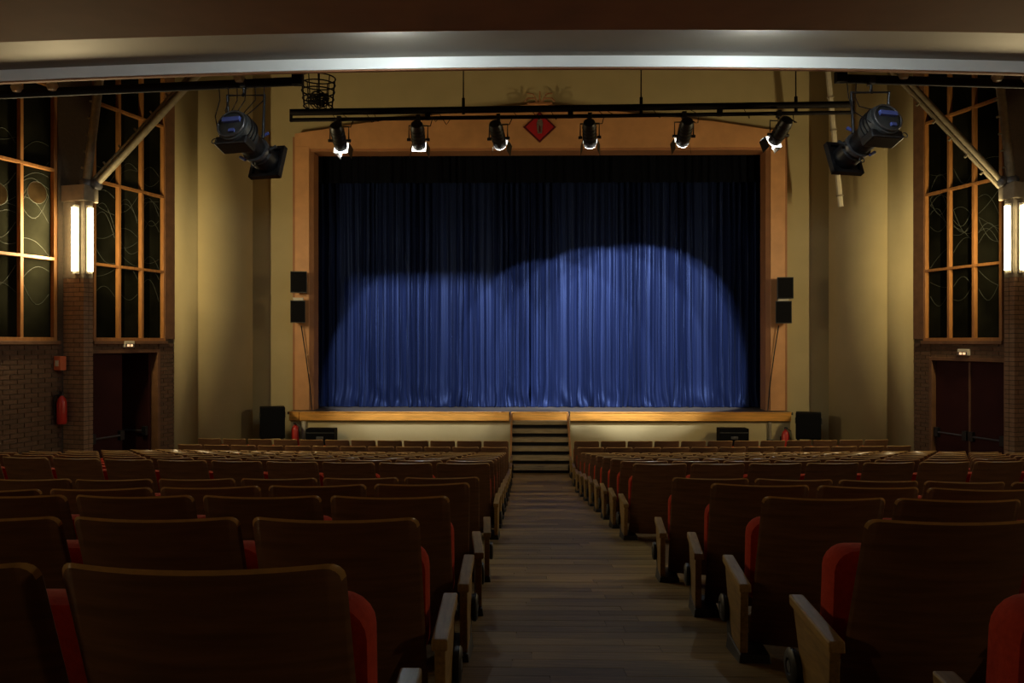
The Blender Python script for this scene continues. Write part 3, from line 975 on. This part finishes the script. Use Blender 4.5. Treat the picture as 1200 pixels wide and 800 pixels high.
# wire basket standing on the bar
bk = empty('wire_basket')
tag(bk, 'round black wire basket with coiled cable above lighting bar end', 'basket')
bc = wp(372, 126, DB) + Vector((0, 0, 0.03))
m = MB()
for zz, r in ((0.0, 0.25), (0.14, 0.27), (0.27, 0.285), (0.39, 0.295), (0.50, 0.30)):
    MB().path([bc + Vector((r * math.cos(t), r * math.sin(t), zz)) for t in [2 * PI * k / 24 for k in range(24)]], 0.012, 6, closed=True).build('hoop', 'truss_black', bk, smooth=True)
for k in range(10):
    t = 2 * PI * k / 10
    MB().bar(bc + Vector((0.25 * math.cos(t), 0.25 * math.sin(t), 0)), bc + Vector((0.30 * math.cos(t), 0.30 * math.sin(t), 0.50)), 0.010, 5).build('upright_wire', 'truss_black', bk)
for k in range(5):
    x = -0.2 + 0.1 * k
    hy = math.sqrt(0.25 ** 2 - x * x)
    MB().bar(bc + Vector((x, -hy, 0)), bc + Vector((x, hy, 0)), 0.009, 5).build('base_wire', 'truss_black', bk)
MB().bar(bc + Vector((0.03, 0, 0)), bc + Vector((0.0, 0, 0.62)), 0.014, 6).build('centre_post', 'truss_black', bk)
coil = []
for k in range(120):
    t = k * 0.42
    coil.append(bc + Vector(((0.15 + 0.05 * math.sin(k * 0.7)) * math.cos(t), (0.15 + 0.05 * math.sin(k * 0.7)) * math.sin(t), 0.05 + 0.17 * k / 120 + 0.03 * math.sin(k))))
MB().path(coil, 0.012, 5).build('cable_coil', 'truss_black', bk)

# cream conduit on the far wall
cd = empty('wall_conduit')
tag(cd, 'slim cream conduit running down the wall by profile lantern away from basket', 'pipe')
a, b = wp(968, 84, 17.5), wp(983, 243, 17.5)
MB().bar((a.x, a.y, 9.66), a, 0.055, 8).bar(a, b, 0.06, 8).build('tube', 'white_cloth', cd, smooth=True)
for k in range(4):
    q = a.lerp(b, 0.2 + 0.24 * k)
    MB().lathe([(0.06, -0.02), (0.075, -0.015), (0.075, 0.015), (0.06, 0.02)], 10, q, (b - a)).build('coupling', 'concrete', cd)

# ------------------------------------------------------------------ speakers on the proscenium and by the stage
for side in (-1, 1):
    who = 'jamb towards the open doorway' if side < 0 else 'jamb towards the closed double door'
    pxs = [(350, 330.5, 19, 25), (348.5, 365, 17, 26)] if side < 0 else [(917.5, 338, 18, 25), (916, 366, 18, 26)]
    for k, (px, py, w, h) in enumerate(pxs):
        D = 18.72
        c = wp(px, py, D)
        sp = empty('jamb_speaker', c, -side * 0.12 if k == 0 else -side * 0.2)
        tag(sp, ('upper' if k == 0 else 'lower') + ' small black loudspeaker on proscenium ' + who, 'speaker', 'small speakers on the proscenium')
        hw, hh = w / FPX * D / 2, h / FPX * D / 2
        MB().prism([(-hw, -0.15), (hw, -0.15), (hw * 0.8, 0.12), (-hw * 0.8, 0.12)], -hh, hh, 'z').build('cabinet', 'speaker_grey', sp, bevel=0.006)
        MB().box(-hw * 0.93, hw * 0.93, -0.162, -0.148, -hh * 0.93, hh * 0.93).build('grille', 'speaker_black', sp, bevel=0.004)
        MB().box(-0.05, 0.05, 0.10, 0.27, -0.05, 0.05).build('bracket', 'grey_metal', sp)
        if k == 1:
            MB().box(-0.12, 0.12, -0.08, 0.05, hh + 0.002, hh + 0.07).build('swivel_mount', 'white_plate', sp, bevel=0.01)
    cb = MB()
    x0 = wp(352 if side < 0 else 911, 380, 18.9).x
    pts = [Vector((x0, 18.9, 3.2)), Vector((x0 + 0.10 * -side, 18.93, 2.5)), Vector((x0 + 0.20 * -side, 18.95, 1.7)), Vector((x0 + 0.24 * -side, 18.95, 1.185))]
    tag(cb.path(pts, 0.013, 6).build('speaker_cable', 'black_iron', smooth=True), 'thin black cable hanging below small speakers on ' + who, 'cable', 'speaker cables')
    # large speaker cabinet standing beside the stage
    c = wp(317, 496, 18.1) if side < 0 else wp(946.5, 498, 18.1)
    ztop = wp(0, 477 if side < 0 else 483, 18.1).z
    big = empty('floor_speaker', (c.x, 18.15, 0), 0.35 * -side)
    tag(big, 'tall black loudspeaker cabinet beside stage, on ' + ('open doorway side' if side < 0 else 'closed door side'), 'speaker', 'large speakers beside the stage')
    hw = 0.27
    zb = 0.62
    MB().box(-hw, hw, -0.2, 0.25, zb, ztop).build('cabinet', 'speaker_black', big, bevel=0.012)
    MB().box(-hw * 0.92, hw * 0.92, -0.215, -0.198, zb + 0.03, ztop - 0.03).build('grille', 'speaker_black', big, bevel=0.004)
    for e in (-1, 1):
        MB().box(e * (hw + 0.005) - 0.012, e * (hw + 0.005) + 0.012, -0.06, 0.08, ztop - 0.25, ztop - 0.12).build('carry_handle', 'speaker_grey', big, bevel=0.004)
        MB().box(e * hw * 0.8 - 0.03, e * hw * 0.8 + 0.03, -0.18, 0.22, 0, zb).build('stand_leg', 'black_iron', big)
    # low black box in front of the stage
    c = wp(376, 508, 18.3) if side < 0 else wp(857.5, 507, 18.3)
    ms = empty('stage_box', (c.x, 18.3, 0))
    tag(ms, 'low black equipment case against stage front, ' + ('nearer the open doorway' if side < 0 else 'nearer the closed double door'), 'equipment case', 'cases along the stage front')
    t = c.z + 0.12
    MB().box(-0.33, 0.33, -0.16, 0.17, 0, t).build('case', 'speaker_black', ms, bevel=0.012)
    MB().box(-0.33, 0.33, -0.165, -0.158, t - 0.10, t - 0.085).build('lid_seam', 'speaker_grey', ms)
    MB().box(-0.08, 0.08, -0.185, -0.158, t - 0.24, t - 0.18).build('handle', 'grey_metal', ms, bevel=0.006)
    # red extinguisher and pipe between speaker and stage
    c = wp(345 if side < 0 else 919, 500, 18.35)
    ex = empty('fire_extinguisher', (c.x, 18.35, 0))
    tag(ex, 'red fire extinguisher between stage front and loudspeaker, ' + ('open doorway side' if side < 0 else 'closed door side'), 'extinguisher', 'extinguishers beside the stage')
    zt = c.z + (0.05 if side < 0 else -0.04)
    MB().lathe([(0.01, zt - 0.55), (0.085, zt - 0.55), (0.09, zt - 0.5), (0.09, zt - 0.12), (0.06, zt - 0.05), (0.025, zt - 0.02), (0.022, zt + 0.02)], 18).build('cylinder', 'red_paint', ex, smooth=True)
    MB().box(-0.02, 0.02, -0.1, 0.03, zt + 0.02, zt + 0.045).bar((0, 0, zt), (0, 0, zt + 0.04), 0.03, 8).build('valve', 'black_iron', ex)
    MB().path([(0, -0.03, zt + 0.02), (0.1, -0.06, zt - 0.03), (0.11, -0.05, zt - 0.3)], 0.014, 6).build('hose', 'black_iron', ex, smooth=True)
    MB().box(-0.03, 0.03, 0.06, 0.3, zt - 0.3, zt - 0.2).build('bracket', 'black_iron', ex)
    px = 355 if side < 0 else 901
    c = wp(px, 500, 18.6)
    pp = empty('stage_front_pipe', (c.x, 18.6, 0))
    tag(pp, 'pale upright pipe on stage front near red extinguisher, ' + ('open doorway side' if side < 0 else 'closed door side'), 'pipe', 'pipes on the stage front')
    MB().bar((0, 0, 0), (0, 0, 0.95), 0.05 if side < 0 else 0.035, 10).build('tube', 'white_cloth' if side < 0 else 'concrete', pp, smooth=True)
    MB().lathe([(0.05, 0.5), (0.07, 0.5), (0.07, 0.54), (0.05, 0.54)], 10).build('pipe_clip', 'grey_metal', pp)

# ------------------------------------------------------------------ theatre seats
BH_ = 0.77
LEAN = 0.28
HWID = 0.25


def back_mesh():
    m = MB()
    xs = [-1, -0.99, -0.965, -0.93, -0.888, -0.75, -0.6, -0.4, -0.2, 0, 0.2, 0.4, 0.6, 0.75, 0.888, 0.93, 0.965, 0.99, 1]
    r = 0.028
    th = 0.011
    zs = [0.06, 0.25, 0.45, 0.62]
    def pt(sx, k, off, grow):
        x = sx * (HWID + grow)
        e = max(0, abs(sx * HWID) - (HWID - r))
        ztop = BH_ - (r - math.sqrt(max(r * r - e * e, 0))) + grow
        z = zs[k] if k < len(zs) else ztop
        if k == 0: z -= grow
        y = -LEAN * z / BH_ + 0.058 * (sx * sx - 1) + off
        return (x, y, z)
    n = len(xs); K = len(zs) + 1
    o = []
    for off in (-th, th):
        o.append(len(m.v))
        for k in range(K):
            for sx in xs:
                m.v.append(Vector(pt(sx, k, off, 0)))
    for q in range(2):
        for k in range(K - 1):
            for i in range(n - 1):
                a = o[q] + k * n + i
                m.f.append([a, a + 1, a + n + 1, a + n]); m.mi.append(0)
    # rounded rim
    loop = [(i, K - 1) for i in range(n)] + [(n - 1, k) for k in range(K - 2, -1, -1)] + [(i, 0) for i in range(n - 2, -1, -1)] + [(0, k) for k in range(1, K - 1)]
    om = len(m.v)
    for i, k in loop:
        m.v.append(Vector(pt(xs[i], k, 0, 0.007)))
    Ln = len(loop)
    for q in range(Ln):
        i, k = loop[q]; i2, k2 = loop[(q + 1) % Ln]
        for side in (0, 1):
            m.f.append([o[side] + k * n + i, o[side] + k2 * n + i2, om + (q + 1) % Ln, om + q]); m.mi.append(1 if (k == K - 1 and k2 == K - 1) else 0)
    return m.mesh('back_panel', ['seat_wood', 'ply_edge_lit'], smooth=True)


def rounded_block(name, w, t, z0, z1, lean0, lean1, mname, r=0.05):
    """upholstered pad: rounded outline in x-z, puffed in y; lean0/lean1 = y of back face at bottom and top"""
    m = MB()
    N = 6
    out = []
    for cx, cz, a0 in ((w / 2 - r, z1 - r, 0), (-w / 2 + r, z1 - r, PI / 2), (-w / 2 + r, z0 + r, PI), (w / 2 - r, z0 + r, 1.5 * PI)):
        for k in range(N):
            a = a0 + PI / 2 * k / (N - 1)
            out.append((cx + r * math.cos(a), cz + r * math.sin(a)))
    n = len(out)
    cz = (z0 + z1) / 2
    rings = [(0.86, 0.0), (0.95, 0.008), (1.0, 0.3), (1.0, 0.7), (0.95, 0.99), (0.86, 1.0)]
    for sc, f in rings:
        for x, z in out:
            zz = cz + (z - cz) * (1 - (1 - sc) * 0.7)
            xx = x * sc if sc < 1 else x
            xx = math.copysign(max(abs(x) - (1 - sc) * 0.12, 0), x)
            zz = z - math.copysign((1 - sc) * 0.12, z - cz)
            yb = lean0 + (lean1 - lean0) * (zz - z0) / (z1 - z0)
            m.v.append(Vector((xx, yb + t * f, zz)))
    for q in range(len(rings) - 1):
        for k in range(n):
            k2 = (k + 1) % n
            m.f.append([q * n + k, q * n + k2, (q + 1) * n + k2, (q + 1) * n + k]); m.mi.append(0)
    m.f.append(list(range(n))); m.mi.append(0)
    e = (len(rings) - 1) * n
    m.f.append([e + k for k in range(n)]); m.mi.append(0)
    return m.mesh(name, mname, smooth=True)


SM = {}
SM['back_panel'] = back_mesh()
SM['back_pad'] = rounded_block('back_pad', 0.44, 0.05, 0.30, 0.66, -0.125, -0.235, 'red_fabric')
SM['seat_cushion'] = rounded_block('seat_cushion', 0.49, 0.115, 0.21, 0.61, 0.03, -0.005, 'red_fabric', r=0.075)
SM['seat_pan'] = MB().prism([(0.147, 0.24), (0.162, 0.24), (0.135, 0.54), (0.118, 0.54)], -0.18, 0.18, 'x').mesh('seat_pan', 'seat_wood', bevel=0.004)


def standard(side, xc, end):
    """arm standard meshes centred on local x = xc; end = with aisle fittings; side = direction of the aisle"""
    d = {}
    d['armrest'] = MB().prism([(-0.205, 0.335), (0.175, 0.365), (0.18, 0.402), (-0.20, 0.372)], xc - (0.026 if end else 0.02), xc + (0.026 if end else 0.02), 'x').mesh('armrest', 'arm_wood', bevel=0.006)
    d['arm_panel'] = MB().prism([(-0.185, 0.338), (0.16, 0.364), (0.10, 0.22), (0.0, 0.06), (-0.17, 0.06)], xc - 0.017, xc + 0.017, 'x').mesh('arm_panel', 'arm_wood', bevel=0.004)
    ix = -side
    x0, x1 = sorted((xc - 0.03 * ix, xc + 0.12 * ix)) if end else (xc - 0.02, xc + 0.02)
    m = MB()
    v = [(x0, -0.20, -0.02), (x1, -0.20, -0.02), (x1, 0.10, -0.045), (x0, 0.10, -0.045), (x0 + 0.01, -0.185, 0.06), (x1 - 0.01, -0.185, 0.06), (x1 - 0.01, 0.08, 0.06), (x0 + 0.01, 0.08, 0.06)]
    m.add(v, [(3, 2, 1, 0), (4, 5, 6, 7), (0, 1, 5, 4), (1, 2, 6, 5), (2, 3, 7, 6), (3, 0, 4, 7)])
    d['foot'] = m.mesh('foot', 'black_iron', bevel=0.005)
    if end:
        xo = xc + 0.019 * side
        d['pivot_disc'] = MB().lathe([(0.02, 0.0), (0.06, 0.0), (0.064, 0.006), (0.064, 0.02), (0.055, 0.026), (0.03, 0.028), (0.028, 0.022), (0.004, 0.022)], 24, (xo, 0.12, 0.165), (side, 0, 0)).mesh('pivot_disc', 'black_iron', smooth=True)
        d['disc_centre'] = MB().lathe([(0.004, 0.022), (0.02, 0.022), (0.02, 0.027), (0.006, 0.029)], 14, (xo, 0.12, 0.165), (side, 0, 0)).mesh('disc_centre', 'grey_metal', smooth=True)
        a = xc - 0.01
        d['front_leg'] = MB().prism([(0.085, 0.21), (0.15, 0.21), (0.12, 0.05), (0.09, -0.04), (0.02, -0.04), (0.02, 0.06)], a - 0.006, a + 0.026, 'x').mesh('front_leg', 'black_iron', bevel=0.003)
    return d


INNER = {s: standard(s, -s * 0.270, False) for s in (-1, 1)}     # away from the aisle
END = {s: standard(s, s * 0.309, True) for s in (-1, 1)}         # on the aisle

# rows: distance of back top from the camera at the aisle, yaw of the row each side
REAR = [(1.415, 0.0, 0.0), (2.42, 0.0, 0.0), (3.40, 0.0, 0.05), (4.27, 0.10, 0.10), (5.43, 0.05, 0.07)]
FRONT = [7.58 + 0.98 * k for k in range(10)]
PITCH = 0.55
X0 = AISLE + 0.334


def seat(x, y, z, rz, aside, first, label, group):
    s = empty('theatre_seat', (x, y, z), rz)
    tag(s, label, 'seat', group)
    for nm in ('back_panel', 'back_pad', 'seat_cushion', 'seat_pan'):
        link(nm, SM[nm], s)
    for nm, me in INNER[aside].items():
        link(nm, me, s)
    if first:
        for nm, me in END[aside].items():
            if nm == 'disc_centre':
                continue
            o = link(nm, me, s)
            if nm == 'pivot_disc':
                link('disc_centre', END[aside]['disc_centre'], o)
    return s


def in_view(x, y, margin):
    if y < 0.3:
        return False
    px = 614 + FPX * (x - CAM.x) / y
    return -margin < px < 1200 + margin


count = 0
for blk in ('rear', 'front'):
    rows = REAR if blk == 'rear' else FRONT
    for r, row in enumerate(rows):
        for sd in (-1, 1):
            for k in range(12):
                x = sd * (X0 + PITCH * k)
                if blk == 'rear':
                    yt, tl, tr = row
                    sl = tl if sd < 0 else tr
                    y = yt + LEAN - sl * min(abs(x) - X0, 2.2)
                    rz = -sl * sd
                    z = F(yt + LEAN)
                    if k == 0 and False:
                        pass
                    lab = 'wooden theatre seat, %s row behind cross aisle, %s from centre aisle, %s side' % (ordn[4 - r], ordn[k], 'open doorway' if sd < 0 else 'closed door')
                else:
                    y = row + LEAN + arc(x, row)
                    rz = math.atan(2 * arc(x, row) / x)
                    z = floor_z(x, y)
                    lab = 'wooden theatre seat, %s row from stage, %s from centre aisle, %s side' % (ordn[9 - r], ordn[k], 'open doorway' if sd < 0 else 'closed door')
                if not in_view(x - sd * 0.3, y, 90):
                    continue
                seat(x, y, z, rz, -sd, k == 0, lab, 'rows of theatre seats')
                count += 1
print('SEATS', count)
